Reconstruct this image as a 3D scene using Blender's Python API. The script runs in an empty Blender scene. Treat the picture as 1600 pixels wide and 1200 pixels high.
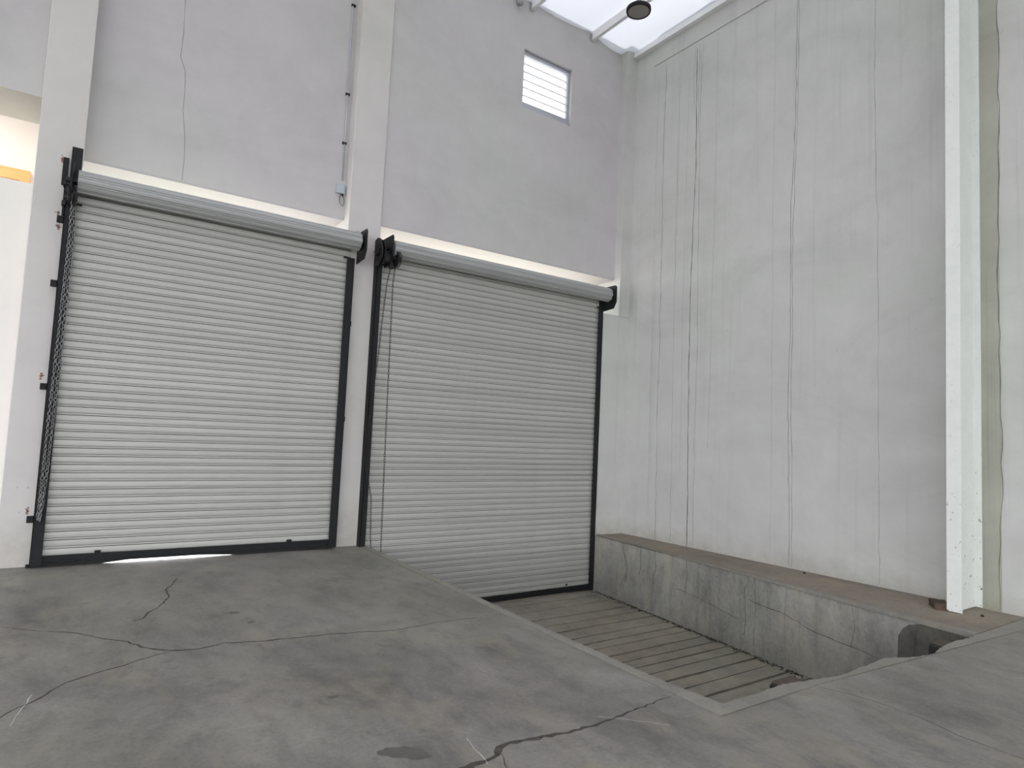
import bpy, bmesh, math, random
from mathutils import Vector, Matrix
random.seed(7)
sc = bpy.context.scene
COL = sc.collection
PI = math.pi

# ---------------------------------------------------------------- camera
cam_d = bpy.data.cameras.new('camera'); cam = bpy.data.objects.new('camera', cam_d); COL.objects.link(cam)
F_PX, YAW, PITCH, ROLL = 1000.28, 0.59981, 0.073351, 0.046713
cam_d.sensor_width = 36; cam_d.sensor_fit = 'HORIZONTAL'; cam_d.lens = F_PX/1600*36
cam_d.clip_start = .05; cam_d.clip_end = 400
Fv = Vector((math.sin(YAW)*math.cos(PITCH), math.cos(YAW)*math.cos(PITCH), math.sin(PITCH)))
R0 = Vector((math.cos(YAW), -math.sin(YAW), 0)); U0 = R0.cross(Fv)
Rv = R0*math.cos(ROLL)+U0*math.sin(ROLL); Uv = -R0*math.sin(ROLL)+U0*math.cos(ROLL)
M3 = Matrix((Rv, Uv, -Fv)).transposed()
cam.matrix_world = Matrix.Translation((0, 0, 1.5)) @ M3.to_4x4()
sc.camera = cam

# ---------------------------------------------------------------- sky, lights, exposure
w = bpy.data.worlds.new('sky'); sc.world = w; w.use_nodes = True
nt = w.node_tree; bg = nt.nodes['Background']
bg.inputs[0].default_value = (.985, .99, 1.03, 1); bg.inputs[1].default_value = 1.0
SKY = bg
sc.view_settings.view_transform = 'Standard'; sc.view_settings.look = 'None'
sc.view_settings.gamma = 1; sc.view_settings.use_curve_mapping = False
sc.view_settings.exposure = 2.74
sc.cycles.use_denoising = True
sc.cycles.max_bounces = 8; sc.cycles.diffuse_bounces = 6; sc.cycles.transmission_bounces = 6
sc.cycles.sample_clamp_indirect = 8

sun_d = bpy.data.lights.new('sun', 'SUN'); sun_d.energy = 7.0; sun_d.angle = .02; sun_d.color = (1, .985, .96)
sun = bpy.data.objects.new('sun', sun_d); COL.objects.link(sun)
sun.rotation_euler = (-Vector((.35, .75, .75))).to_track_quat('-Z', 'Y').to_euler()
def area(name, loc, rot, sx, sy, power, col=(1, 1, 1)):
    l = bpy.data.lights.new(name, 'AREA'); l.shape = 'RECTANGLE'; l.size = sx; l.size_y = sy
    l.energy = power; l.color = col
    o = bpy.data.objects.new(name, l); COL.objects.link(o); o.location = loc; o.rotation_euler = rot
    return o
# unseen lamp added to brighten the small upper office behind the opening
area('office_added_lamp', (-2.3, 9.4, 5.4), (0, 0, 0), 1.2, .9, 11, (1, .97, .93))

# ---------------------------------------------------------------- materials
def newmat(name):
    m = bpy.data.materials.new(name); m.use_nodes = True
    n = m.node_tree.nodes; b = n['Principled BSDF']
    return m, m.node_tree, b
def N(t, typ, **k):
    n = t.nodes.new(typ)
    for a, v in k.items(): setattr(n, a, v)
    return n
def noise(t, vec, scale, detail=5, rough=.6, stretch=(1, 1, 1), dist=0):
    mp = N(t, 'ShaderNodeMapping'); mp.inputs['Scale'].default_value = stretch
    t.links.new(vec, mp.inputs['Vector'])
    n = N(t, 'ShaderNodeTexNoise'); n.inputs['Scale'].default_value = scale
    n.inputs['Detail'].default_value = detail; n.inputs['Roughness'].default_value = rough
    n.inputs['Distortion'].default_value = dist
    t.links.new(mp.outputs[0], n.inputs['Vector']); return n.outputs['Fac']
def ramp(t, fac, stops):
    r = N(t, 'ShaderNodeValToRGB'); e = r.color_ramp.elements
    while len(e) < len(stops): e.new(.5)
    for i, (p, c) in enumerate(stops):
        e[i].position = p; e[i].color = (c, c, c, 1) if isinstance(c, (int, float)) else (*c, 1)
    t.links.new(fac, r.inputs[0]); return r.outputs[0]
def mix(t, a, b, fac, mode='MIX'):
    m = N(t, 'ShaderNodeMix', data_type='RGBA', blend_type=mode)
    for s, v in ((0, fac), (6, a), (7, b)):
        if isinstance(v, (int, float)): m.inputs[s].default_value = v
        elif isinstance(v, tuple): m.inputs[s].default_value = (*v, 1)
        else: t.links.new(v, m.inputs[s])
    return m.outputs[2]
def coords(t): return N(t, 'ShaderNodeTexCoord').outputs['Object']
def bump(t, b, h, strength, dist=.01):
    bp = N(t, 'ShaderNodeBump'); bp.inputs['Strength'].default_value = strength; bp.inputs['Distance'].default_value = dist
    t.links.new(h, bp.inputs['Height']); t.links.new(bp.outputs[0], b.inputs['Normal'])

def plaster(name, base, var=.06, tint=(1, .985, .97), drips=.0, speck=.0, low=None):
    m, t, b = newmat(name); c = coords(t)
    big = noise(t, c, .55, 6, .62, (1, 1, 1.7), .6)
    mid = noise(t, c, 3.2, 6, .7, (1, 1, .8), .3)
    col = ramp(t, big, [(.3, tuple(x*(1-var) for x in base)), (.5, base), (.72, tuple(min(1, x*(1+var*.6)) for x in base))])
    m2 = ramp(t, mid, [(.3, 1-var*.7), (.7, 1.0)])
    col = mix(t, col, m2, 1.0, 'MULTIPLY')
    # hue drift: mauve to olive patches
    hue = noise(t, c, .35, 2, .5)
    hc = ramp(t, hue, [(.35, (1.0, .975, .985)), (.65, (.975, .995, .955))])
    col = mix(t, col, hc, 1.0, 'MULTIPLY')
    if drips:
        d = noise(t, c, 1.0, 4, .7, (5, 9, .22))
        dm = ramp(t, d, [(.55, 1.0), (.68, 1-drips)])
        col = mix(t, col, dm, 1.0, 'MULTIPLY')
    if speck:
        s = noise(t, c, 26, 3, .6)
        area_ = noise(t, c, 1.3, 3, .6)
        am = ramp(t, area_, [(.5, 0.0), (.62, 1.0)])
        sm = ramp(t, s, [(.70, 0.0), (.74, 1.0)])
        sp = mix(t, (0, 0, 0), sm, am)
        col = mix(t, col, tuple(x*.45 for x in base), mix(t, (0, 0, 0), sp, speck))
    if low:   # grime rising from the floor, a stain with a ragged edge of its own
        sep = N(t, 'ShaderNodeSeparateXYZ'); t.links.new(c, sep.inputs[0])
        mr = N(t, 'ShaderNodeMapRange'); t.links.new(sep.outputs[2], mr.inputs[0])
        mr.inputs[1].default_value = 0; mr.inputs[2].default_value = low; mr.inputs[3].default_value = 1; mr.inputs[4].default_value = 0
        g = noise(t, c, 5, 6, .75)
        gm = N(t, 'ShaderNodeMath', operation='MULTIPLY'); t.links.new(mr.outputs[0], gm.inputs[0]); t.links.new(g, gm.inputs[1])
        gg = ramp(t, gm.outputs[0], [(.2, 0.0), (.6, .6)])
        col = mix(t, col, (base[0]*.62, base[1]*.58, base[2]*.5), gg)
    t.links.new(col, b.inputs['Base Color']); b.inputs['Roughness'].default_value = .85
    b.inputs['Specular IOR Level'].default_value = .25
    h = noise(t, c, 14, 7, .7); bump(t, b, h, .25, .006)
    return m

def concrete(name, base, var=.25, rough=(.5, .75), streak=(1, 1, 1), bumps=.3, fine=30, patch=1.0, drips=0, dist=.35):
    m, t, b = newmat(name); c = coords(t)
    n1 = noise(t, c, .8*patch, 9, .66, streak, dist)
    n2 = noise(t, c, 4.5*patch, 9, .75, streak, dist*.5)
    n3 = noise(t, c, fine, 5, .75)
    lo = tuple(x*(1-var) for x in base); hi = tuple(min(1, x*(1+var)) for x in base)
    col = ramp(t, n1, [(.3, lo), (.52, base), (.72, hi)])
    col = mix(t, col, ramp(t, n2, [(.3, 1-var*.8), (.7, 1+var*.1)]), 1.0, 'MULTIPLY')
    col = mix(t, col, ramp(t, n3, [(.32, .76), (.68, 1.0)]), 1.0, 'MULTIPLY')
    hue = noise(t, c, .5, 3, .5)
    col = mix(t, col, ramp(t, hue, [(.35, (1.02, .985, .985)), (.65, (.985, 1.0, .94))]), 1.0, 'MULTIPLY')
    yel = ramp(t, noise(t, c, 1.1*patch, 6, .7, streak, .3), [(.50, 0.0), (.68, .5)])
    col = mix(t, col, tuple(base[i]*k for i, k in enumerate((1.12, 1.04, .84))), yel)
    blo = ramp(t, noise(t, c, 2.3*patch, 9, .78, streak, .2), [(.50, 1.0), (.66, 1-var*.75)])
    col = mix(t, col, blo, 1.0, 'MULTIPLY')
    sc_ = ramp(t, noise(t, c, 3.0, 9, .82, (1, 2.6, 1), .8), [(.58, 0.0), (.72, .35)])
    col = mix(t, col, tuple(min(1, x*1.45) for x in base), sc_)
    sp = ramp(t, noise(t, c, 48, 3, .6), [(.68, 1.0), (.73, .62)])
    col = mix(t, col, sp, 1.0, 'MULTIPLY')
    if drips:
        d = noise(t, c, 1.0, 5, .7, (6, 9, .5))
        col = mix(t, col, ramp(t, d, [(.52, 1.0), (.7, 1-drips)]), 1.0, 'MULTIPLY')
        d2 = noise(t, c, 1.3, 5, .7, (9, 7, .4))
        col = mix(t, col, hi, ramp(t, d2, [(.62, 0.0), (.74, drips)]))
    t.links.new(col, b.inputs['Base Color'])
    t.links.new(ramp(t, n2, [(.3, rough[0]), (.7, rough[1])]), b.inputs['Roughness'])
    b.inputs['Specular IOR Level'].default_value = .4
    bump(t, b, noise(t, c, fine*.6, 7, .75), bumps, .004)
    return m

def metal(name, base, rough=.5, metallic=0.0, dirt=.0, scale=6, rnd=0.0, stretch=(1, 1, 1)):
    m, t, b = newmat(name); c = coords(t)
    n = noise(t, c, scale, 6, .7, stretch)
    col = ramp(t, n, [(.35, tuple(x*(1-dirt) for x in base)), (.65, base)])
    if rnd:
        oi = N(t, 'ShaderNodeObjectInfo')
        col = mix(t, col, ramp(t, oi.outputs['Random'], [(0, 1-rnd), (1, 1.0)]), 1.0, 'MULTIPLY')
    t.links.new(col, b.inputs['Base Color']); b.inputs['Roughness'].default_value = rough; b.inputs['Metallic'].default_value = metallic
    return m

M = {}
M['wall'] = plaster('painted_concrete_wall', (.54, .532, .53), .09, drips=.0)
M['wall_r'] = plaster('painted_block_wall', (.555, .565, .545), .10, drips=.07, speck=.5, low=.35)
M['patch'] = plaster('damp_plaster', (.40, .405, .345), .14, drips=.12, low=.3)
M['office_paint'] = plaster('office_paint', (.88, .86, .81), .03, low=.5)
M['pil'] = plaster('pilaster_paint', (.60, .588, .57), .07, speck=.5, low=.9)
M['lintel'] = plaster('lintel_paint', (.50, .497, .50), .05)
M['white'] = plaster('clean_white_paint', (.82, .81, .80), .02)
M['floor'] = concrete('troweled_concrete_floor', (.262, .250, .233), .36, (.42, .68), (1, .6, 1), .25, 42, 2.0)
M['nose'] = concrete('edge_concrete', (.28, .268, .245), .16, (.6, .8), (1, 1, 1), .35, 40, 2)
M['ledge'] = concrete('dusty_ledge', (.29, .25, .21), .2, (.8, .95), (1, 1, 1), .3, 40, 1.5)
M['pit'] = concrete('board_marked_concrete', (.37, .363, .352), .30, (.7, .9), (1, 1, .7), .4, 26, 1.6, drips=.22)
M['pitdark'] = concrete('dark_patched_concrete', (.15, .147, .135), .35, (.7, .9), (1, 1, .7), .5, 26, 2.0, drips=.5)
M['ramp'] = concrete('ramp_concrete', (.31, .285, .245), .25, (.7, .9), (1, 1, 1), .5, 30, 1.6)
M['groove'] = concrete('groove_dirt_shade', (.055, .045, .033), .3, (.9, 1), bumps=.8)  # dirt of the ramp grooves and corner, and painted shade in slat grooves
M['ext'] = concrete('outside_concrete', (.15, .147, .143), .1, (.8, .9))
M['black'] = metal('black_painted_steel', (.004, .005, .006), .75, 0, .4, 12)
M['gear'] = metal('oily_dark_iron', (.013, .013, .014), .5, .2, .5, 22)
M['slat'] = metal('galvanised_slat', (.46, .46, .43), .45, .12, .10, 5, .10, (.35, 1, 3))
M['coil'] = metal('coil_slat', (.40, .41, .40), .45, .15, .12, 4, 0, (.35, 1, 3))
M['chain'] = metal('zinc_chain', (.33, .33, .33), .4, .6, .5, 40)
M['steel_white'] = metal('white_painted_steel', (.80, .81, .80), .5, 0, .05, 5)
M['column'] = metal('chipped_white_column', (.76, .79, .75), .55, 0, .06, 5)
M['purlin'] = metal('white_purlin', (.8, .8, .8), .5, 0, .04, 5)
M['galv'] = metal('galvanised_fitting', (.5, .52, .55), .4, .6, .1, 12)
M['crack'] = metal('crack_dirt', (.085, .075, .062), .95, 0, .5, 30)  # dark brown-grey fill of the floor and pit cracks
M['wcrack'] = metal('wall_crack_dirt', (.20, .185, .165), .95, 0, .45, 9)
M['rust'] = metal('rust_stain', (.36, .25, .19), .95, 0, .5, 30)
M['stain'] = metal('oil_stain', (.115, .108, .098), .6, 0, .2, 14)
M['scratch'] = metal('chalky_scratch', (.55, .54, .52), .8, 0, .2, 30)
M['rubber'] = metal('black_rubber', (.018, .017, .016), .7, 0, .4, 16)
M['rubber_top'] = metal('dusty_rubber_top', (.10, .082, .06), .9, 0, .4, 22)
M['orange'] = metal('orange_varnished_wood', (.85, .42, .17), .4, 0, .15, 4, 0, (1, 1, 6))
M['wood_leaf'] = metal('pale_door_leaf', (.7, .55, .36), .45, 0, .15, 4, 0, (6, 1, .6))
M['plastic'] = metal('grey_plastic', (.42, .47, .52), .5, 0, .05, 8)
M['cable'] = metal('black_cable', (.03, .028, .028), .6)
M['lens'] = metal('unlit_lamp_lens', (.23, .215, .195), .35, 0, .06, 9)
M['brick'] = concrete('broken_brown_block', (.11, .08, .06), .35, (.85, .95), bumps=.8, fine=30, patch=8)

# chips on the white column: small dark flecks denser at the foot
t = M['column'].node_tree; b = t.nodes['Principled BSDF']; c = coords(t)
sm = ramp(t, noise(t, c, 30, 3, .6), [(.655, 0.0), (.68, 1.0)])
sep = N(t, 'ShaderNodeSeparateXYZ'); t.links.new(c, sep.inputs[0])
zz = N(t, 'ShaderNodeMapRange'); t.links.new(sep.outputs[2], zz.inputs[0]); zz.inputs[1].default_value = .1; zz.inputs[2].default_value = 1.6
zz.inputs[3].default_value = 1; zz.inputs[4].default_value = .15
old = b.inputs['Base Color'].links[0].from_socket
fm = N(t, 'ShaderNodeMath', operation='MULTIPLY'); t.links.new(sm, fm.inputs[0]); t.links.new(zz.outputs[0], fm.inputs[1])
t.links.new(mix(t, old, (.16, .14, .12), fm.outputs[0]), b.inputs['Base Color'])

# roof insulation: white film that lets daylight through
m, t, b = newmat('translucent_white_roof_film'); M['film'] = m
c = coords(t)
b.inputs['Base Color'].default_value = (.80, .82, .87, 1); b.inputs['Roughness'].default_value = .6
tr = N(t, 'ShaderNodeBsdfTranslucent'); tr.inputs[0].default_value = (.84, .88, .98, 1)
ms = N(t, 'ShaderNodeMixShader'); ms.inputs[0].default_value = .04
out = t.nodes['Material Output']
t.links.new(b.outputs[0], ms.inputs[1]); t.links.new(tr.outputs[0], ms.inputs[2]); t.links.new(ms.outputs[0], out.inputs[0])
bump(t, b, noise(t, c, 1.2, 4, .6, (1.5, .5, 1)), .5, .03)
# louvre glass: slightly frosted
m, t, b = newmat('louvre_glass'); M['glass'] = m
b.inputs['Base Color'].default_value = (.9, .92, .94, 1); b.inputs['Roughness'].default_value = .25
tr = N(t, 'ShaderNodeBsdfTranslucent'); tr.inputs[0].default_value = (.46, .47, .49, 1)
ms = N(t, 'ShaderNodeMixShader'); ms.inputs[0].default_value = .85
t.links.new(b.outputs[0], ms.inputs[1]); t.links.new(tr.outputs[0], ms.inputs[2]); t.links.new(ms.outputs[0], t.nodes['Material Output'].inputs[0])

# ---------------------------------------------------------------- helpers
def link(name, bm, mat, parent=None, smooth=False, mats=None):
    me = bpy.data.meshes.new(name)
    bmesh.ops.recalc_face_normals(bm, faces=bm.faces[:])
    bm.to_mesh(me); bm.free()
    for mm in (mats or [mat]): me.materials.append(mm)
    if smooth:
        for p in me.polygons: p.use_smooth = True
    o = bpy.data.objects.new(name, me); COL.objects.link(o)
    if parent is not None: o.parent = parent
    return o
def share(o, loc=None, parent=None):
    n = o.copy(); COL.objects.link(n); n.parent = parent if parent is not None else o.parent
    if loc is not None: n.location = loc
    return n
def empty(name, loc=(0, 0, 0), label=None, cat=None, kind=None, group=None, rz=0):
    o = bpy.data.objects.new(name, None); COL.objects.link(o); o.location = loc; o.rotation_euler[2] = rz
    o.empty_display_size = .1
    return tag(o, label, cat, kind, group)
def tag(o, label=None, cat=None, kind=None, group=None):
    if label: o['label'] = label
    if cat: o['category'] = cat
    if kind: o['kind'] = kind
    if group: o['group'] = group
    return o
def box(bm, a, b_, mi=0, bevel=0):
    x0, y0, z0 = a; x1, y1, z1 = b_
    v = [bm.verts.new(p) for p in ((x0, y0, z0), (x1, y0, z0), (x1, y1, z0), (x0, y1, z0), (x0, y0, z1), (x1, y0, z1), (x1, y1, z1), (x0, y1, z1))]
    fs = [bm.faces.new([v[i] for i in f]) for f in ((3, 2, 1, 0), (4, 5, 6, 7), (0, 1, 5, 4), (1, 2, 6, 5), (2, 3, 7, 6), (3, 0, 4, 7))]
    for f in fs: f.material_index = mi
    if bevel:
        es = list({e for f in fs for e in f.edges})
        bmesh.ops.bevel(bm, geom=es, offset=bevel, segments=1, affect='EDGES')
    return fs
def B(*bxs, bevel=0):
    bm = bmesh.new()
    for a, b_ in bxs: box(bm, a, b_, 0, bevel)
    return bm
def prism(pts, z0, z1, bm=None):
    bm = bm or bmesh.new()
    lo = [bm.verts.new((x, y, z0(x, y) if callable(z0) else z0)) for x, y in pts]
    hi = [bm.verts.new((x, y, z1(x, y) if callable(z1) else z1)) for x, y in pts]
    bm.faces.new(hi); bm.faces.new(lo[::-1])
    n = len(pts)
    for i in range(n): bm.faces.new((lo[i], lo[(i+1) % n], hi[(i+1) % n], hi[i]))
    return bm
def ext_x(prof, x0, x1, bm=None, closed=True):
    """extrude a (y, z) outline along x"""
    bm = bm or bmesh.new()
    a = [bm.verts.new((x0, y, z)) for y, z in prof]; b_ = [bm.verts.new((x1, y, z)) for y, z in prof]
    n = len(prof)
    for i in range(n if closed else n-1):
        bm.faces.new((a[i], a[(i+1) % n], b_[(i+1) % n], b_[i]))
    if closed: bm.faces.new(a[::-1]); bm.faces.new(b_)
    return bm
def cyl(bm, p0, p1, r, seg=16, r1=None):
    p0, p1 = Vector(p0), Vector(p1); d = (p1-p0); L = d.length
    mat = Matrix.Translation((p0+p1)/2) @ d.to_track_quat('Z', 'Y').to_matrix().to_4x4()
    bmesh.ops.create_cone(bm, cap_ends=True, segments=seg, radius1=r, radius2=r if r1 is None else r1, depth=L, matrix=mat)
def tube(bm, pts, r, seg=6):
    pts = [Vector(p) for p in pts]; rings = []
    for i, p in enumerate(pts):
        d = (pts[min(i+1, len(pts)-1)]-pts[max(i-1, 0)]).normalized()
        u = d.orthogonal().normalized(); v = d.cross(u)
        if rings and (u.dot(pu) < .9):
            u = (pu - d*pu.dot(d)).normalized(); v = d.cross(u)
        pu = u
        rings.append([bm.verts.new(p+(u*math.cos(2*PI*k/seg)+v*math.sin(2*PI*k/seg))*r) for k in range(seg)])
    for a, b_ in zip(rings, rings[1:]):
        for k in range(seg): bm.faces.new((a[k], a[(k+1) % seg], b_[(k+1) % seg], b_[k]))
    bm.faces.new(rings[0][::-1]); bm.faces.new(rings[-1])
def wobble(pts, n, amp):
    """subdivide a 2-D polyline and roughen it"""
    out = []
    for (a, b_) in zip(pts, pts[1:]):
        L = math.hypot(b_[0]-a[0], b_[1]-a[1]); k = max(1, int(L*n))
        nx, ny = -(b_[1]-a[1])/max(L, 1e-6), (b_[0]-a[0])/max(L, 1e-6)
        for i in range(k):
            f = i/k; j = random.uniform(-amp, amp) if i else 0
            out.append((a[0]+(b_[0]-a[0])*f+nx*j, a[1]+(b_[1]-a[1])*f+ny*j))
    out.append(pts[-1]); return out
def ribbon(pts, width, to3, lift):
    """a thin raised crack fill following a 2-D polyline, tapered at both ends, with its own thickness"""
    bm = bmesh.new(); n = len(pts); rows = []
    for i, p in enumerate(pts):
        a, b_ = pts[max(i-1, 0)], pts[min(i+1, n-1)]
        L = math.hypot(b_[0]-a[0], b_[1]-a[1]) or 1
        nx, ny = -(b_[1]-a[1])/L, (b_[0]-a[0])/L
        ww = (width(i/(n-1)) if callable(width) else width)*random.uniform(.55, 1.35)*.5
        rows.append([bm.verts.new(to3(p[0]+nx*ww, p[1]+ny*ww, 0)), bm.verts.new(to3(p[0], p[1], lift)), bm.verts.new(to3(p[0]-nx*ww, p[1]-ny*ww, 0))])
    for a, b_ in zip(rows, rows[1:]):
        bm.faces.new((a[0], a[1], b_[1], b_[0])); bm.faces.new((a[1], a[2], b_[2], b_[1]))
    return bm

# ================================================================ SETTING
Y0 = 7.68       # face of the piers either side of the shutters
YP = 7.87       # recessed infill above the left shutter
YO = 8.65       # outside face of the wall
ZR = 8.10
XR = 7.44       # right wall face
PZ = -.90       # bottom of the loading pit

# ---- floor
floor = empty('floor', kind='structure')
main = [(-13, -12), (XR, -12), (XR, 2.08), (6.88, 2.106), (4.0, 2.285), (3.052, 2.292), (3.052, 4.3), (3.052, YO), (-13, YO)]
slab = link('floor_slab', prism(main, -.25, 0), M['floor'], floor)
edge_front = [(3.204, 2.394), (3.35, 2.392), (3.498, 2.389), (3.62, 2.40), (3.743, 2.401), (3.86, 2.392), (3.96, 2.362), (4.06, 2.348), (4.216, 2.318), (4.32, 2.303),
              (4.432, 2.306), (4.58, 2.322), (4.70, 2.318), (4.80, 2.325), (4.92, 2.335), (5.01, 2.309), (5.10, 2.262), (5.184, 2.235), (5.30, 2.215), (5.437, 2.205), (5.56, 2.232), (5.70, 2.25), (5.892, 2.261), (6.05, 2.247), (6.211, 2.244), (6.34, 2.25)]
rough_edge = []
for a, b_ in zip(edge_front, edge_front[1:]):
    for k in range(4):
        f = k/4; rough_edge.append((a[0]+(b_[0]-a[0])*f, a[1]+(b_[1]-a[1])*f + (random.uniform(-.007, .007) if k else 0)))
rough_edge.append(edge_front[-1])
strip_front = [(3.06, 2.284), (4.0, 2.277), (6.88, 2.098), (XR, 2.072), (XR, 2.25)] + rough_edge[::-1]
G = .004
# edge strips: lighter concrete nosing round the pit, cast separately
sf = [(3.205, 2.300), (4.0, 2.291), (6.88, 2.112), (XR, 2.086), (XR, 2.25)] + rough_edge[::-1]
link('edge_strip', prism(sf, -.25, .003), M['nose'], floor)
left_in = [(3.2, 2.394), (3.175, 2.6), (3.15, 2.8), (3.14, 3.3)]
y = 3.3
while y < 8.4:
    y += random.uniform(.2, .4); left_in.append((3.14+random.uniform(-.004, .004), min(y, YO)))
left_in.append((3.14, YO))
link('edge_strip', prism([(3.058, 2.300), (3.2, 2.300)] + left_in + [(3.058, YO)], -.25, .003), M['nose'], floor)
# pit side under the left edge and the dock face under the front edge
link('pit_wall', prism([(2.9, 2.3), (3.13, 2.3), (3.13, YO), (2.9, YO)], PZ-.15, -.25), M['pit'], floor)
link('dock_face', prism([(3.0, 1.95), (6.4, 1.95), (6.36, 2.2), (3.0, 2.32)], PZ-.3, -.25), M['pit'], floor)
# right pit wall: two pours, the near one dark and patched
def pwx(y_): return 6.34 + (y_-2.35)*(6.9-6.34)/5.33
zt = lambda x, y_: 0 - .055*max(0, (y_-2.3))/5.3
def pitseg(y0, y1, off, dy=0):
    return prism([(pwx(y0)-off, y0), (pwx(y0)+.35, y0), (pwx(y1)+.35, y1), (pwx(y1)-off, y1)], PZ-.3, lambda x, y_: zt(x, y_)-.012)
link('pit_wall', pitseg(2.05, YO, 0), M['pit'], floor)
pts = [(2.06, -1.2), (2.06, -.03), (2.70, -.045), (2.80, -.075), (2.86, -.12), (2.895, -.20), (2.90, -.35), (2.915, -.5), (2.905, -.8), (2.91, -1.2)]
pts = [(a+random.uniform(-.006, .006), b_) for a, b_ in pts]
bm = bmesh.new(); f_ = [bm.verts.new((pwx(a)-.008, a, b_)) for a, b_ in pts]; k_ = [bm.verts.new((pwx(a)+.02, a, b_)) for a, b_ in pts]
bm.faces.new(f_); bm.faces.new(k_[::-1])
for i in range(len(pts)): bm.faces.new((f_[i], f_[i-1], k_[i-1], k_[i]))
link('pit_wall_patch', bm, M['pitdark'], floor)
link('ledge', prism([(pwx(2.1)+.02, 2.26), (XR, 2.26), (XR, 7.57), (pwx(7.57)+.02, 7.57)], -.2, zt), M['ledge'], floor)
link('ledge_edge', prism([(pwx(2.1)-.004, 2.26), (pwx(2.1)+.06, 2.26), (pwx(7.565)+.04, 7.565), (pwx(7.565)-.004, 7.565)], -.04, lambda x, y_: zt(x, y_)+.006), M['nose'], floor)
def pcrack(pts, wd):
    wd *= .7
    def to3(u, v, l): return (pwx(u)-.0008-l-(.008 if u < 2.9 else 0), u, v)
    link('crack', ribbon(wobble(pts, 14, .008), wd, to3, .0006), M['crack'], floor)
for pts, wd in (([(4.62, -.04), (4.60, -.10), (4.66, -.2), (4.64, -.5), (4.66, -.72)], .010), ([(6.2, -.05), (6.17, -.25), (6.22, -.4), (6.2, -.62)], .011), ([(6.9, -.1), (6.82, -.3), (6.78, -.42), (6.82, -.6)], .016),
                ([(5.6, -.06), (5.58, -.25), (5.61, -.5)], .009), ([(6.5, -.08), (6.48, -.3), (6.52, -.45)], .008), ([(5.75, -.45), (5.2, -.50), (4.72, -.56)], .007), ([(4.6, -.30), (4.1, -.34), (3.75, -.42), (3.35, -.44), (3.1, -.47)], .008),
                ([(4.1, -.05), (4.12, -.4), (4.09, -.85)], .004), ([(3.35, -.03), (3.32, -.25), (3.36, -.46)], .005), ([(4.52, -.04), (4.50, -.35), (4.52, -.8)], .006)):
    pcrack(pts, wd)
# ramp: strips of concrete between grooves
rampo = empty('ramp', kind=None); rampo.parent = floor
link('ramp_bed', prism([(3.1, 2.0), (6.75, 2.0), (7.05, 12), (3.1, 12)], PZ-.4, PZ-.035), M['groove'], rampo)
gr = [2.05, 2.27, 2.49, 2.70, 2.93, 3.14, 3.36, 3.58, 3.80, 4.02, 4.24, 4.45, 4.67, 4.86, 5.05, 5.25, 5.49, 5.67, 5.88, 6.15, 6.40, 6.66, 7.02, 7.33, 7.62, 7.95, 8.3, 8.65, 9.2, 10, 11, 12]
for a, b_ in zip(gr, gr[1:]):
    g = .014
    xs = [3.12 + (pwx(a)-.0-3.12)*i/14 for i in range(15)]
    top = [(x, b_-g+random.uniform(-.007, .007)) for x in xs]; bot = [(x, a+g+random.uniform(-.007, .007)) for x in xs]
    bm = prism(bot + top[::-1], PZ-.05, PZ+random.uniform(-.003, .003))
    link('ramp_strip', bm, M['ramp'], rampo)
# dirt in the corner where the ramp meets the right pit wall
bm = bmesh.new()
for i in range(600):
    y_ = random.uniform(2.4, 7.5); r = random.uniform(.003, .012)
    bmesh.ops.create_icosphere(bm, subdivisions=1, radius=r, matrix=Matrix.Translation((pwx(y_)-abs(random.gauss(.0, .04)), y_, PZ+r*.2)) @ Matrix.Diagonal((1.4, 1.6, .6, 1)))
tag(link('corner_dirt', bm, M['groove'], rampo), kind='stuff')

# cracks and marks in the floor
def fcrack(pts, wd, name='crack', mat='crack', n=20, amp=.009):
    p = wobble(pts, n, amp)
    wd0 = wd; wd = (lambda f: 1.35*wd0(f)) if callable(wd0) else wd0*1.35
    return link(name, ribbon(p, wd, lambda u, v, l: (u, v, .0008+l), .0006), M[mat], floor)
taper = lambda w0, w1: (lambda f: w0+(w1-w0)*f)
fcrack([(-.17, 4.01), (-.1, 4.11), (-.05, 4.15), (.09, 4.36), (.33, 4.49), (.51, 4.59), (.68, 4.67)], .009)
fcrack([(.66, 4.655), (.8, 4.62), (.96, 4.67), (1.15, 4.61), (1.7, 4.53), (2.1, 4.43), (2.49, 4.46), (2.8, 4.44)], taper(.013, .006))
fcrack([(-.28, 5.65), (-.1, 5.48), (.12, 5.32), (.26, 5.14), (.43, 4.96), (.49, 4.82), (.61, 4.69), (.67, 4.66)], taper(.004, .014))
fcrack([(.92, 6.66), (.85, 6.42), (.79, 6.28), (.79, 6.05), (.69, 5.76), (.62, 5.65), (.56, 5.48), (.49, 5.43)], .010)
fcrack([(1.35, 2.45), (1.54, 2.515), (1.65, 2.52), (1.75, 2.54), (1.80, 2.595), (1.86, 2.61), (1.98, 2.59), (2.16, 2.56), (2.26, 2.55), (2.47, 2.56), (2.74, 2.59), (3.01, 2.61)], taper(.030, .005), n=30)
fcrack([(1.78, 2.57), (1.72, 2.40), (1.70, 2.2)], .004)
fcrack([(3.97, 2.27), (4.04, 2.10), (4.07, 1.93), (4.07, 1.72), (4.01, 1.51), (4.02, 1.2)], .004, n=10)
fcrack([(-.12, 3.89), (-.05, 4.26)], .004, 'scratch', 'scratch')
fcrack([(1.71, 2.75), (1.67, 2.49)], .0035, 'scratch', 'scratch')
fcrack([(2.45, 2.62), (2.72, 2.36)], .0025, 'scratch', 'scratch')
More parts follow.
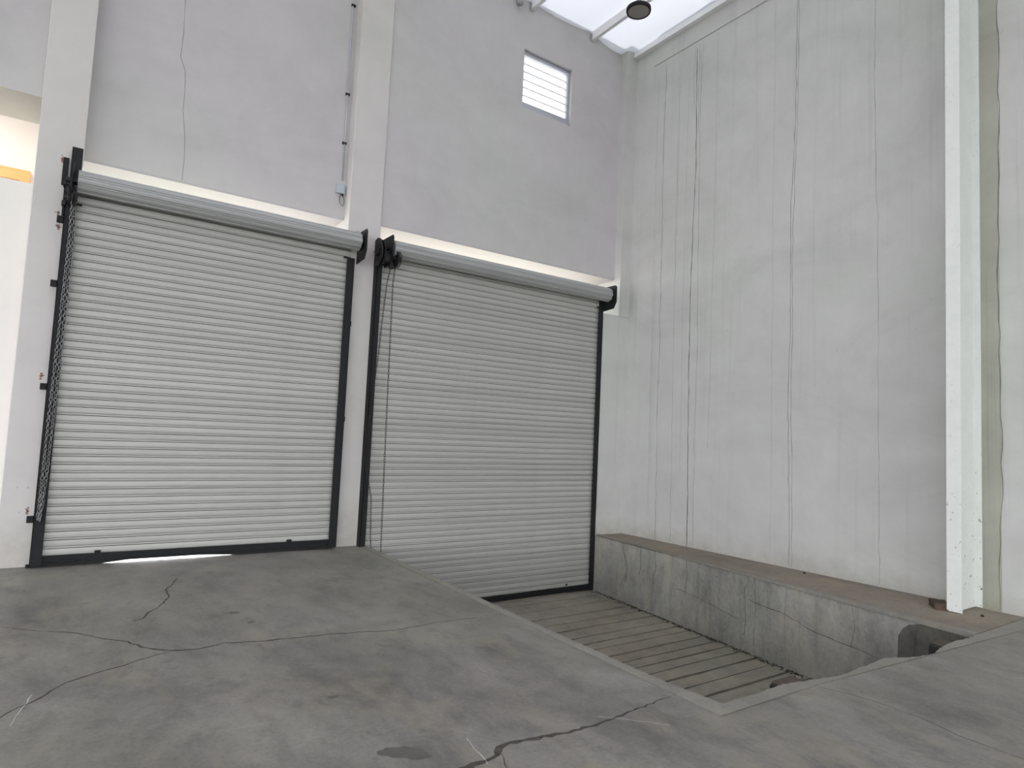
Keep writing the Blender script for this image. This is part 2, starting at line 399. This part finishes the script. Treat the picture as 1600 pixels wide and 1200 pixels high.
def blob(cx, cy, rx, ry, rot, mat='stain', name='stain', seed=0):
    rnd = random.Random(seed); bm = bmesh.new(); pts = []
    ph = [rnd.uniform(0, 6) for _ in range(4)]
    for k in range(40):
        a = 2*PI*k/40; r = 1+.16*math.sin(2*a+ph[0])+.10*math.sin(3*a+ph[1])+.07*math.sin(7*a+ph[2])+.04*math.sin(13*a+ph[3])
        x, y_ = rx*r*math.cos(a), ry*r*math.sin(a)
        pts.append((cx+x*math.cos(rot)-y_*math.sin(rot), cy+x*math.sin(rot)+y_*math.cos(rot)))
    return link(name, prism(pts, .0, .0009), M[mat], floor)
blob(1.39, 2.765, .105, .062, -.7, seed=3)
blob(1.31, 3.51, .028, .02, 0, seed=4)
blob(1.16, 5.36, .035, .035, .6, seed=5)
blob(1.22, 5.06, .03, .02, .6, seed=6)

# ---- back wall
wb = empty('wall_back', kind='structure')
ZB = -1.3
pil = link('pilaster', B(((-.48, Y0, ZB), (-.10, YO, ZR)), bevel=.006), M['pil'], wb)
link('pilaster', B(((2.665, Y0, ZB), (3.095, YO, ZR)), bevel=.006), M['pil'], wb)
link('pilaster', B(((7.215, 7.56, 3.45), (XR+.1, YO, ZR)), ((6.885, 7.572, .42), (XR+.1, YO, 3.449)), ((6.925, 7.572, -.06), (XR+.1, YO, .419)), ((6.90, 7.6, ZB), (XR+.1, YO, -.0601))), M['wall_r'], wb)
link('pilaster', B(((-13, Y0, ZB), (-3.3, YO, ZR))), M['wall'], wb)
ZL1 = 1.5+2.534*YP/Y0
link('wall_panel', B(((-.105, YP, ZL1), (2.67, YO, ZR))), M['wall'], wb)
# infill above the right shutter, with the louvre opening
W = (5.215, 6.15, 6.365, 7.285)
YQ = 7.70
ZL2 = 1.5+2.572*YQ/Y0
YT = YQ+.17
link('wall_panel', B(((3.09, YQ, ZL2), (7.22, YO, 4.6)), ((3.09, YQ, 4.6), (7.22, YT, W[2])), ((3.09, YQ, W[3]), (7.22, YT, ZR)), ((3.09, YQ, W[2]), (W[0], YT, W[3])), ((W[1], YQ, W[2]), (7.22, YT, W[3]))), M['wall'], wb)
# bay with the office opening
link('wall_panel', B(((-3.3, YP, 4.62), (-.475, YO, ZR))), M['wall'], wb)
link('office_wall', B(((-3.3, YP-.06, ZB), (-.475, YO, 3.71))), M['office_paint'], wb)
# light lintel soffits under the infill panels
link('lintel', B(((-.10, YP+.004, ZL1-.02), (2.665, YO, ZL1))), M['lintel'], wb)
link('lintel', B(((3.095, YQ+.004, ZL2-.02), (7.21, YO, ZL2))), M['lintel'], wb)
# wall crack on the left infill panel
def bcrack(pts, wd, yface):
    wd *= .38
    return link('crack', ribbon(wobble(pts, 6, .012), wd, lambda u, v, l: (u, yface-.0008-l, v), .0006), M['wcrack'], wb)
bcrack([(.66, 8.2), (.688, 6.15), (.70, 5.8), (.69, 5.5), (.748, 5.35), (.76, 4.9), (.80, 4.6), (.807, 4.11)], .010, YP)

# ---- right wall
wr = empty('wall_right', kind='structure')
link('wall_panel', B(((XR, -12, -.3), (XR+.3, YO, ZR))), M['wall_r'], wr)
link('plaster_band', B(((XR-.014, 2.68, 7.575), (XR, 7.16, 8.2)), bevel=.004), M['wall_r'], wr)
link('damp_plaster', B(((XR-.006, 2.445, -.02), (XR, 2.70, 8.2))), M['patch'], wr)
def rcrack(pts, wd):
    wd *= .58
    return link('crack', ribbon(wobble(pts, 8, .008), wd, lambda u, v, l: (XR-.0008-l, u, v), .0006), M['wcrack'], wr)
w1 = [(4.63, 7.55), (4.63, 7.33), (4.64, 6.45), (4.64, 5.76), (4.66, 5.26), (4.69, 4.5), (4.68, 3.91), (4.67, 3.07), (4.69, 2.26), (4.68, 1.45), (4.65, .66), (4.65, .0)]
w2 = [(4.61, 7.5), (4.61, 6.97), (4.61, 5.92), (4.63, 5.33), (4.64, 4.74), (4.66, 4.24), (4.655, 3.57), (4.64, 2.91), (4.65, 2.09), (4.62, 1.06), (4.61, 0)]
w3 = [(6.28, 7.47), (6.27, 6.7), (6.26, 6.2), (6.25, 5.5), (6.27, 4.91), (6.29, 4.04), (6.29, 3.26), (6.28, 2.31), (6.26, 1.37), (6.24, .45), (6.24, -.04)]
w4 = [(6.2, 7.4), (6.19, 6.17), (6.18, 4.99), (6.16, 4.01), (6.14, 2.78), (6.15, 1.84), (6.14, .47), (6.13, -.04)]
w5 = [(6.89, 7.48), (6.9, 6.97), (6.91, 6.23), (6.9, 5.49), (6.88, 4.35), (6.88, 3.54), (6.87, 2.73), (6.88, 1.93), (6.86, 1.15), (6.85, .37), (6.85, -.04)]
w6 = [(3.64, 7.3), (3.64, 6.78), (3.65, 5.99), (3.64, 5.21), (3.63, 4.52), (3.6, 4.14), (3.6, 3.32), (3.59, 2.22), (3.58, 1.08), (3.57, .02)]
w7 = [(6.61, 7.37), (6.6, 6.12), (6.6, 4.8), (6.6, 3.5), (6.58, 1.93), (6.55, -.01)]
w8 = [(5.89, 7.53), (5.9, 6.06), (5.89, 4.62), (5.9, 3.68), (5.9, 2.3), (5.92, 1.39)]
w10 = [(4.96, 7.51), (4.95, 6.15), (4.95, 4.83), (4.92, 2.26), (4.91, .1)]
for p_, wd in ((w1, .010), (w2, .009), (w3, .022), (w4, .008), (w5, .011), (w6, .006), (w7, .006), (w8, .005), (w10, .003),
               ([(6.24, 7.53), (6.235, 6.9), (6.22, 6.1)], .007), ([(6.32, 7.5), (6.33, 6.9), (6.31, 6.4)], .006), ([(6.17, 7.53), (6.165, 6.9)], .005),
               ([(7.05, 7.3), (7.06, 6.0), (7.04, 4.2), (7.03, 2), (7.0, .3)], .005), ([(6.42, 7.4), (6.43, 4), (6.40, 1)], .004)):
    rcrack(p_, wd)
link('crack', ribbon(wobble([(2.445, 8), (2.43, 5.43), (2.44, 4.43), (2.45, 3.46), (2.44, 2.18), (2.43, 1.56), (2.45, .64), (2.46, .01)], 7, .012), .007, lambda u, v, l: (XR-.0072-l, u, v), .0006), M['wcrack'], wr)
# I-section steel column standing against the right wall
colm = link('column', B(((6.955, 2.600, .004), (6.975, 2.725, ZR)), ((6.975, 2.657, .004), (XR-.02, 2.669, ZR)), ((XR-.02, 2.600, .004), (XR-.006, 2.725, ZR))), M['column'], wr)
link('eave_beam', B(((7.345, 2.72, 7.87), (XR-.001, 7.555, 7.965)), ((7.345, -12, 7.87), (XR-.001, 2.60, 7.965)), bevel=.004), M['steel_white'], wr)

# ---- far setting: left and rear walls with their big open bays (daylight comes in there)
wl = empty('wall_left', kind='structure')
link('wall_panel', B(((-13.3, -12, -.3), (-13, -9.5, ZR)), ((-13.3, -2.5, -.3), (-13, .5, ZR)), ((-13.3, 6.6, -.3), (-13, YO, ZR)), ((-13.3, -9.5, 5.4), (-13, -2.5, ZR)), ((-13.3, .5, 5.4), (-13, 6.6, ZR))), M['wall'], wl)
wf = empty('wall_front', kind='structure')
link('wall_panel', B(((-13.3, -12.3, -.3), (-11, -12, ZR)), ((-5, -12.3, -.3), (-3, -12, ZR)), ((5, -12.3, -.3), (XR+.3, -12, ZR)), ((-11, -12.3, 5.4), (-5, -12, ZR)), ((-3, -12.3, 5.4), (5, -12, ZR))), M['wall'], wf)
gd = link('ground', B(((-60, -60, -1.6), (60, 60, -1.4))), M['ext']); tag(gd, kind='structure')
link('added_shade_canopy', B(((-.28, YO, 4.55), (9, YO+2.3, 4.68))), M['ext'], gd)  # added out of view to keep sun off the shutter backs and soffits
link('apron', B(((-13, YO, -.12), (3.05, 14, -.005))), M['ext'], gd)
link('apron', B(((-40, -40, -.12), (-13.3, 12, -.01)), ((-13.3, -40, -.12), (20, -12.3, -.01))), M['ext'], gd)
link('apron', B(((3.1, 12.0, -1.3), (12, 18, -.93))), M['ext'], gd)

# ---- ceiling: film draped between purlins
ceil = empty('ceiling', kind='structure')
pur = [6.535, 5.31]
while pur[-1] > -12: pur.append(pur[-1]-1.225)
bm = bmesh.new()
xs = []
def sagz(x):
    hi = XR; 
    for p in pur:
        if x >= p:
            t_ = (x-p)/(hi-p); L = hi-p
            return 8.07 - (.10 if hi == XR else .055)*4*t_*(1-t_) - (.06*t_ if hi == XR else 0)
        hi = p
    return 8.04
x = XR
while x > -13.2:
    xs.append(x); x -= .1225 if x > 0 else .6
ys = [-12.0+i*.4 for i in range(50)]; ys = [v for v in ys if v < 7.6]+[7.87]
def fold(x, y_):
    z = sagz(x)
    z += .018*math.exp(-((y_-5.95-.1*(x-6.5))/.10)**2) + .010*math.sin(1.9*y_+x*.7)*(1 if x < 7.2 else 0)
    return z
ys = sorted(ys+[5.7, 5.8, 5.9, 6.0, 6.1, 6.2])
gridv = [[bm.verts.new((x_, y_, fold(x_, y_))) for y_ in ys] for x_ in xs]
for a, b_ in zip(gridv, gridv[1:]):
    for k in range(len(ys)-1): bm.faces.new((a[k], b_[k], b_[k+1], a[k+1]))
link('roof_film', bm, M['film'], ceil, smooth=True)
p0 = None
for i, px_ in enumerate(pur):
    bm = B(((-.03, -12, 7.92), (.03, 7.69, 7.932)), ((-.03, -12, 7.932), (-.018, 7.69, 8.065)))
    if p0 is None:
        p0 = link('purlin', bm, M['purlin'], ceil); p0.location = (px_, 0, 0)
        c0 = link('purlin_clip', B(((-.045, 7.66, 7.935), (.045, 7.699, 8.02))), M['galv'], ceil); c0.location = (px_+.0, 0, 0)
    else:
        bm.free(); share(p0, (px_, 0, 0)); share(c0, (px_, 0, 0))

# ---- high louvre window
win = empty('window_1', kind='structure')
tag(win, 'small white louvred window high in the back wall beside the ceiling corner', 'window')
x0, x1, z0, z1 = W
fy0, fy1 = YQ+.05, YQ+.11
link('frame', B(((x0, fy0, z1-.065), (x1, fy1, z1)), ((x0, fy0, z0), (x1, fy1, z0+.045)), ((x0, fy0, z0+.045), (x0+.03, fy1, z1-.065)), ((x1-.05, fy0, z0+.045), (x1, fy1, z1-.065))), M['galv'], win)
link('sill', B(((x0+.012, fy0-.02, z0), (x1-.03, fy0-.001, z0+.105))), M['galv'], win)
npan = 6; ph_ = (z1-.065-z0-.105)/npan
pane = link('louvre_pane', B(((x0+.03, -.003, 0), (x1-.05, .003, ph_-.008))), M['glass'], win)
rail = link('louvre_rail', B(((x0+.03, -.022, -.013), (x1-.05, .006, .007))), M['steel_white'], win)
for k in range(npan):
    l = (0, (fy0+fy1)/2, z0+.105+k*ph_)
    if k == 0: pane.location = l; rail.location = l
    else: share(pane, l); share(rail, l)

# ---- office seen through the left opening
off = empty('office_room', kind='structure'); off.name = 'wall_office'
link('office_shell', B(((-4.2, 10.5, 2.4), (-.30, 10.6, 5.7)), ((-4.2, YO, 5.5), (-.30, 10.5, 5.7)), ((-4.3, YO, 2.4), (-4.2, 10.6, 5.7)), ((-.40, YO, 2.4), (-.30, 10.5, 5.5)), ((-4.2, YO, 2.4), (-.40, 10.5, 2.5))), M['white'], off)
dr = empty('door_3', (0, 0, 0), kind='structure')
tag(dr, 'orange wooden door frame inside the bright office opening at the far left', 'door')
link('door_frame', B(((-1.75, 10.40, 4.455), (-.69, 10.5, 4.60)), ((-1.75, 10.40, 2.5), (-1.63, 10.5, 4.455)), ((-.80, 10.40, 2.5), (-.69, 10.5, 4.455))), M['orange'], dr)
link('door_leaf', B(((-1.63, 10.44, 2.5), (-.80, 10.49, 4.455))), M['wood_leaf'], dr)

# ================================================================ ROLLING SHUTTERS
P = .0805
prof = [(0, 0), (-.003, .0008), (-.0065, .004), (-.0095, .014), (-.0102, .030), (-.0096, .046), (-.0075, .058), (-.0045, .0616), (.004, .0618), (.004, .0662), (-.0045, .0664), (-.0065, .0700), (-.0062, .0750), (-.0035, .0795), (0, .0805), (.006, .0805), (.006, 0)]
YS = 7.62
def shutter(name, label, xl, xr, gxl, gxr, zb, coil_x0, coil_x1, zc):
    d = empty(name, ((xl+xr)/2, YS, zb), kind='structure'); tag(d, label, 'shutter door')
    ox = (xl+xr)/2
    L = lambda a: (a[0]-ox, a[1]-YS, a[2]-zb)
    def LB(*bx, bevel=0): return B(*[(L(a), L(b_)) for a, b_ in bx], bevel=bevel)
    n = int((zc+.06-(zb+.075))/P)
    bm = ext_x(prof, xl-ox, xr-ox)
    for f in bm.faces:
        if len(f.verts) == 4 and all(v.co.y > -.0046 and .061 < v.co.z < .067 for v in f.verts): f.material_index = 1  # groove faces coloured dark, painting in the shade lines between slats
    s0 = link('slat', bm, None, d, mats=[M['slat'], M['groove']]); s0.location = (0, 0, .075)
    for i in range(1, n):
        share(s0, (0, random.uniform(-.0012, .0012), .075+i*P))
    # bottom bar (angle) and its stops
    bb = link('bottom_bar', LB(((xl, YS-.022, zb), (xr, YS+.012, zb+.075)), ((xl, YS-.05, zb), (xr, YS-.022, zb+.012))), M['black'], d)
    # coil with slat ridges
    r = .108; yc = YS-r-.006; bm = bmesh.new(); pts = []
    ns = 9
    for k in range(ns):
        a0 = 2*PI*k/ns
        for f, dr_ in ((.02, -.008), (.10, .003), (.35, .006), (.62, .003), (.72, -.007), (.78, -.001), (.92, -.001)):
            a = a0+f*2*PI/ns+.2; rr = r+dr_
            pts.append((yc+rr*math.cos(a)-YS, zc+rr*math.sin(a)-zb))
    ext_x(pts, coil_x0-ox, coil_x1-ox, bm)
    link('coil', bm, M['coil'], d)
    bm = bmesh.new(); cyl(bm, L((coil_x0-.10, yc, zc)), L((coil_x1+.07, yc, zc)), .03, 14); link('axle', bm, M['gear'], d)
    # guides
    YG0, YG1 = YS-.055, YS+.05
    for s, (g0, g1) in enumerate((gxl, gxr)):
        inner = g1 if s == 0 else g0
        outer = g0 if s == 0 else g1
        th = .006
        parts = [((g0, YG0, zb-.01), (g1, YG0+th, zc-.20)), ((min(outer, outer+(th if s == 0 else -th)), YG0, zb-.01), (max(outer, outer+(th if s == 0 else -th)), Y0-.003, zc-.20)),
                 ((g0, YS+.018, zb-.01), (g1, YS+.024, zc-.20))]
        gd_ = link('guide', LB(*parts), M['black'], d)
        # top finger (stop) bent over the slats
        sx0, sx1 = (inner, inner+.045) if s == 0 else (inner-.045, inner)
        link('guide_stop', LB(((sx0, YG0-.015, zc-.215), (sx1, YG0+.01, zc-.198))), M['black'], gd_)
        # clips that hold the guide to the wall
        for z_ in ((.45, 1.72, 2.73, 3.37) if s == 0 else (1.55, 2.73)) if name == 'door_1' else ():
            c0, c1 = (g0-.055, g0) if s == 0 else (g1, g1+.03)
            link('clip', LB(((c0, YG0+.06, z_-.03), (c1, Y0-.001, z_+.03))), M['black'], gd_)
    # end brackets
    for s in (0, 1):
        xp = coil_x0-.045 if s == 0 else coil_x1+.045
        bm = bmesh.new()
        pr = [(Y0-.004, zc-.24), (Y0-.004, zc+.15), (yc-.12, zc+.15), (yc-.15, zc+.12), (yc-.15, zc-.12), (yc-.09, zc-.22)]
        ext_x([(a-YS, b_-zb) for a, b_ in pr], xp-.004-ox, xp+.004-ox, bm)
        link('end_plate', bm, M['black'], d)
    return d, yc, L

d1, yc, L1 = shutter('door_1', 'left grey rolling steel shutter reaching the warehouse floor, black side guides', -.15, 2.70, (-.212, -.118), (2.640, 2.735), .03, -.125, 2.755, 3.735)
d2, yc2, L2 = shutter('door_2', 'right taller grey rolling steel shutter closing off the sunken loading pit', 3.06, 6.82, (3.032, 3.10), (6.79, 6.875), PZ+.015, 3.19, 6.915, 3.735)

link('mounting_angle', B((L2((6.78, YS+.03, 3.50)), L2((6.955, YS+.036, 3.80)))), M['black'], d2)
# wall angle standing above the left end of the left coil
link('mounting_angle', B((L1((-.198, Y0-.05, 3.30)), L1((-.108, Y0-.042, 4.115))), (L1((-.198, Y0-.042, 3.30)), L1((-.190, Y0-.002, 4.115)))), M['black'], d1)
link('mounting_angle', B((L1((-.262, Y0-.02, 3.72)), L1((-.215, Y0-.002, 4.00))), (L1((-.235, Y0-.03, 3.40)), L1((-.20, Y0-.002, 3.74)))), M['black'], d1)
# lock stops on the left bottom bar
for xx in (.30, 2.16):
    link('lock_stop', B((L1((xx, YS-.035, .100)), L1((xx+.05, YS-.018, .135)))), M['black'], d1)
link('lock_bolt', B((L1((.02, YS-.062, .045)), L1((.14, YS-.04, .062))), (L1((-.24, YS-.02, .005)), L1((-.10, YS+.02, .03)))), M['black'], d1)
link('lock_bolt', B((L1((2.35, YS-.062, .045)), L1((2.62, YS-.04, .062)))), M['black'], d1)
# rubber seal sections under the bottom bar, leaving a gap of daylight between them
for seal in ([(-.15, 0), (.36, 0), (.62, .024), (.62, .031), (-.15, .031)], [(1.20, .024), (1.62, 0), (2.70, 0), (2.70, .031), (1.20, .031)]):
    bm = bmesh.new(); a_ = [bm.verts.new(L1((x_, YS-.01, z_+.0005))) for x_, z_ in seal]; b2 = [bm.verts.new(L1((x_, YS+.005, z_+.0005))) for x_, z_ in seal]
    bm.faces.new(a_); bm.faces.new(b2[::-1])
    for i in range(len(seal)): bm.faces.new((a_[i], a_[i-1], b2[i-1], b2[i]))
    link('rubber_seal', bm, M['rubber'], d1)
link('rubber_seal', B((L2((3.1, YS-.01, PZ+.002)), L2((6.85, YS+.005, PZ+.016)))), M['rubber'], d2)
link('lock_stop', B((L2((6.35, YS-.03, PZ+.115)), L2((6.375, YS-.018, PZ+.14)))), M['black'], d2)
# rust on wall round the welds of the brackets
def rust(cx, cz, rx, rz_, sd, x=None):
    rnd = random.Random(sd); bm = bmesh.new()
    for k in range(14):
        a = rnd.uniform(0, 6.28); q = abs(rnd.gauss(0, .4)); r = rnd.uniform(.002, .012)
        px_, pz_ = cx+rx*q*math.cos(a), cz+rz_*q*math.sin(a)
        cyl(bm, (px_, Y0-.0015, pz_), (px_, Y0+.001, pz_), r, 7)
    return tag(link('rust_stain', bm, M['rust'], wb), kind='stuff')
rust(-.265, 3.44, .04, .05, 1); rust(-.25, 3.30, .03, .04, 2); rust(-.27, 3.98, .03, .05, 3); rust(2.80, 3.90, .03, .05, 4); rust(-.27, 1.82, .02, .04, 5); rust(-.27, .52, .02, .04, 6); rust(2.76, 3.0, .008, .12, 7)

# ---- chain hoists
def toothed(bm, cx, cy, cz, r, th, teeth, depth=.012):
    pts = []
    for k in range(teeth*2):
        a = PI*k/teeth; rr = r if k % 2 else r-depth
        pts.append((cy+rr*math.cos(a), cz+rr*math.sin(a)))
    ext_x(pts, cx-th/2, cx+th/2, bm)
def ringx(bm, cx, cy, cz, r, rt, seg=28):
    pts = [(cx, cy+r*math.cos(2*PI*k/seg), cz+r*math.sin(2*PI*k/seg)) for k in range(seg+1)]
    tube(bm, pts, rt, 6)
# left hoist (small, tight against the pier)
h1 = empty('chain_hoist', (0, 0, 0)); h1.parent = d1; h1.location = L1((-.165, yc, 3.635))
bm = bmesh.new(); toothed(bm, -.015, 0, -.02, .115, .016, 22); link('gear_wheel', bm, M['gear'], h1)
bm = bmesh.new(); cyl(bm, (-.05, 0, 0), (.03, 0, 0), .045, 12); box(bm, (-.035, -.06, -.12), (.02, .05, .02), 0, .008); cyl(bm, (-.06, -.03, -.08), (.035, -.03, -.08), .03, 12); link('gear_housing', bm, M['gear'], h1)
bm = bmesh.new(); toothed(bm, .02, -.05, -.08, .075, .022, 14, .014); ringx(bm, .012, -.05, -.08, .08, .006); ringx(bm, .034, -.05, -.08, .08, .006); link('chain_wheel', bm, M['gear'], h1)
bm = bmesh.new(); box(bm, (-.075, -.02, .05), (-.05, .12, .075)); box(bm, (-.075, .03, -.14), (-.045, .12, -.10)); box(bm, (.03, -.09, -.10), (.05, -.02, -.06)); link('bolt_bracket', bm, M['gear'], h1)
# right hoist (large spoked wheel and a pocket wheel on its own arm)
h2 = empty('chain_hoist', (0, 0, 0)); h2.parent = d2; h2.location = L2((3.09, yc2, 3.655))
bm = bmesh.new(); toothed(bm, -.05, 0, 0, .168, .014, 34, .010); link('gear_wheel', bm, M['gear'], h2)
bm = bmesh.new()
pr = [(.10, -.17), (.10, .17), (.02, .19), (-.06, .17), (-.15, .03), (-.15, -.08), (-.06, -.17)]
ext_x(pr, -.09, -.078, bm)
for k in range(6):
    a = PI*k/3+.3; cyl(bm, (-.095, .10*math.cos(a), .10*math.sin(a)), (-.03, .10*math.cos(a), .10*math.sin(a)), .012, 8)
cyl(bm, (-.11, 0, 0), (.05, 0, 0), .05, 14); box(bm, (-.03, -.09, -.12), (.07, .0, -.02), 0, .01)
link('gear_housing', bm, M['gear'], h2)
bm = bmesh.new(); cyl(bm, (.0, -.06, -.05), (.19, -.06, -.05), .022, 10); toothed(bm, .145, -.06, -.06, .098, .022, 16, .016); ringx(bm, .13, -.06, -.06, .10, .006); ringx(bm, .165, -.06, -.06, .10, .006)
cyl(bm, (.165, -.06, -.06), (.195, -.06, -.06), .035, 10); link('chain_wheel', bm, M['gear'], h2)
bm = bmesh.new(); cyl(bm, (.05, -.03, -.16), (.13, -.05, -.16), .014, 8); box(bm, (.06, -.07, -.19), (.11, -.03, -.11), 0, .006); link('chain_guide', bm, M['gear'], h2)

# ---- hand chains
def chain(name, label, strands, mat, pitch=.030, wr_=.0035, wid=.011):
    bm = bmesh.new(); flip = 0
    base = []
    for k in range(10):   # racetrack link outline
        a = 2*PI*k/10; base.append((wid*math.cos(a), (pitch*.62)*math.sin(a)))
    for pts in strands:
        pts = [Vector(p) for p in pts]; seg = [(b_-a).length for a, b_ in zip(pts, pts[1:])]; T = sum(seg); s = 0
        while s < T:
            q = s; i = 0
            while i < len(seg)-1 and q > seg[i]: q -= seg[i]; i += 1
            d = (pts[i+1]-pts[i]).normalized(); p = pts[i]+d*q
            u = Vector((1, 0, 0)) if flip % 2 == 0 else Vector((0, 1, 0)); ang = random.uniform(-.35, .35)+.5
            u.rotate(Matrix.Rotation(ang, 3, 'Z')); u = (u-d*u.dot(d)).normalized(); nn = u.cross(d)
            ring = [p+u*a+d*b_ for a, b_ in base]
            vs = []
            for k in range(10):
                tg = (ring[(k+1) % 10]-ring[k-1]).normalized(); o1 = nn; o2 = tg.cross(nn)
                vs.append([bm.verts.new(ring[k]+(o1*math.cos(PI/2*j)+o2*math.sin(PI/2*j))*wr_) for j in range(4)])
            for k in range(10):
                for j in range(4): bm.faces.new((vs[k][j], vs[k][(j+1) % 4], vs[(k+1) % 10][(j+1) % 4], vs[(k+1) % 10][j]))
            s += pitch; flip += 1
    o = link(name, bm, mat, smooth=True)
    z = min(v.co.z for v in o.data.vertices); tag(o, label, 'chain'); return o
yc_ = YS-.055-.02
chain('hand_chain', 'grey looped hand chain hanging along the left guide of the left shutter',
      [[(-.135, 7.44, 3.56), (-.120, 7.50, 3.2), (-.128, yc_, 2.2), (-.137, yc_, 1.3), (-.150, yc_, .62), (-.165, yc_, .50), (-.172, yc_, .44)],
       [(-.155, 7.42, 3.56), (-.150, 7.50, 3.1), (-.160, yc_, 2.2), (-.172, yc_, 1.3), (-.178, yc_, .62), (-.180, yc_, .45)],
       [(-.160, yc_-.012, .70), (-.166, yc_-.015, .58), (-.162, yc_-.01, .46)]], M['chain'], .034, .0042, .0125)
chain('hand_chain', 'thin dark hand chain hanging in front of the right shutter near its left guide',
      [[(3.225, 7.43, 3.60), (3.228, 7.50, 3.3), (3.245, 7.5, 2.0), (3.262, 7.5, 1.0), (3.28, 7.5, .1), (3.285, 7.5, -.12), (3.26, 7.49, -.17), (3.18, 7.48, -.12), (3.150, 7.5, .0), (3.136, 7.5, .12), (3.115, 7.5, .6), (3.03, 7.505, .95), (3.005, 7.51, 1.22), (3.04, 7.51, 1.75), (3.09, 7.50, 2.32), (3.12, 7.50, 2.9), (3.15, 7.5, 3.3), (3.18, 7.45, 3.58)],
       ], M['gear'], .034, .0030, .010)

# ================================================================ THINGS
# pendant high-bay lamp
lp = empty('pendant_lamp', (5.60, 5.70, 6.96), 'round unlit pendant lamp with black rim hanging under the white ceiling', 'lamp')
bm = bmesh.new()
seg = 40; prf = [(.128, .0), (.152, -.012), (.158, .010), (.156, .040), (.12, .062), (.07, .075), (.045, .12), (.0, .125)]
rings = []
for r, z in prf:
    rings.append([bm.verts.new((max(r, .001)*math.cos(2*PI*k/seg), max(r, .001)*math.sin(2*PI*k/seg), z)) for k in range(seg)])
for a, b_ in zip(rings, rings[1:]):
    for k in range(seg): bm.faces.new((a[k], a[(k+1) % seg], b_[(k+1) % seg], b_[k]))
link('lamp_housing', bm, M['black'], lp, True)
bm = bmesh.new(); cyl(bm, (0, 0, -.004), (0, 0, .006), .134, 40); link('lamp_lens', bm, M['lens'], lp)
bm = bmesh.new(); ringx(bm, 0, 0, .145, .03, .006, 14); cyl(bm, (0, 0, .165), (0, 0, 1.12), .006, 8); link('hanging_rod', bm, M['black'], lp)

# conduit + junction box on left infill
cd = empty('conduit', (2.61, YP, 4.52), 'thin grey conduit running up beside the middle pier to the ceiling', 'conduit')
bm = bmesh.new(); tube(bm, [(0, -.015, .06), (-.006, -.015, 1.2), (-.02, -.015, 2.5), (-.03, -.015, 3.6)], .009, 8); link('pipe', bm, M['galv'], cd, True)
for z_ in (.55, 1.2, 2.4): link('pipe_clip', B(((-.035, -.028, z_-.012), (.02, -.0005, z_+.012))), M['gear'], cd)
jb = empty('junction_box', (2.59, YP, 4.46), 'small grey square electrical box on the wall above the left shutter', 'electrical box')
link('box_body', B(((-.06, -.045, -.055), (.05, -.001, .06)), bevel=.004), M['plastic'], jb)
link('cover', B(((-.055, -.05, -.05), (.045, -.045, .055)), bevel=.002), M['plastic'], jb)
bm = bmesh.new(); tube(bm, [(.01, -.02, -.055), (-.015, -.05, -.12), (-.01, -.06, -.19), (.03, -.06, -.225), (.05, -.05, -.17), (.045, -.03, -.10), (.03, -.02, -.055)], .004, 6); cyl(bm, (.03, -.02, -.08), (.03, -.02, -.05), .012, 10); link('cable_loop', bm, M['cable'], jb, True)

# fitting under ceiling at the top of the back wall
fx = empty('ceiling_fitting', (5.05, YQ, 7.91), 'small grey round fitting under the ceiling above the louvred window', 'electrical box')
bm = bmesh.new(); cyl(bm, (0, -.06, -.02), (0, -.06, .11), .045, 16); link('fitting_body', bm, M['galv'], fx, True)
bm = bmesh.new(); cyl(bm, (0, -.06, .10), (0, -.001, .10), .02, 10); tube(bm, [(0, -.03, .10), (-.5, -.03, .11), (-1.2, -.03, .12)], .011, 8); link('conduit_arm', bm, M['galv'], fx, True)

# dock bumpers
def bumper(x0_, x1_, y0_, y1_, ztop, label):
    o = empty('dock_bumper', ((x0_+x1_)/2, (y0_+y1_)/2, ztop-.4), label, 'dock bumper')
    cx, cy = (x0_+x1_)/2, (y0_+y1_)/2; hx = (x1_-x0_)/2; hy = (y1_-y0_)/2
    link('rubber_block', B(((-hx, -hy, 0), (hx, hy, .385)), bevel=.012), M['rubber'], o)
    link('top_pad', B(((-hx+.015, -hy+.01, .384), (hx-.01, hy-.01, .40)), bevel=.004), M['rubber_top'], o)
    for zz_ in (.1, .28):
        for sx in (-.4, .4):
            bm = bmesh.new(); cyl(bm, (hx*sx, hy-.004, zz_), (hx*sx, hy+.012, zz_), .016, 10); link('bolt', bm, M['galv'], o)
bumper(3.86, 4.10, 2.35, 2.54, -.035, 'black dock bumper with brown dusty top nearer the ramp at the pit front edge')
bumper(5.98, 6.20, 2.26, 2.48, -.075, 'black dock bumper against the dark patched pit wall in the right corner')

# broken block on the ledge by the column
bm = bmesh.new(); box(bm, (-.11, -.06, 0), (.11, .06, .06))
bmesh.ops.subdivide_edges(bm, edges=bm.edges[:], cuts=2, use_grid_fill=True)
for v in bm.verts:
    v.co += Vector((random.uniform(-.008, .008), random.uniform(-.008, .008), random.uniform(-.006, .006) if v.co.z > .01 else 0))
o = link('broken_block', bm, M['brick']); o.location = (7.03, 2.82, zt(0, 2.8)+.001); o.rotation_euler[2] = .6
tag(o, 'broken brown brick lying on the ledge beside the white column', 'brick')
def pebble(x_, y_, r, label):
    bm = bmesh.new(); bmesh.ops.create_icosphere(bm, subdivisions=2, radius=r)
    for v in bm.verts: v.co *= random.uniform(.85, 1.15); v.co.z = max(v.co.z*.7, -r*.4)
    o = link('pebble', bm, M['gear']); o.location = (x_, y_, zt(0, y_)+r*.4+.0005); tag(o, label, 'stone')
pebble(7.30, 4.36, .016, 'tiny dark stone on the ledge at the foot of the right wall')
pebble(7.06, 2.475, .016, 'tiny dark stone on the floor just right of the white column foot')
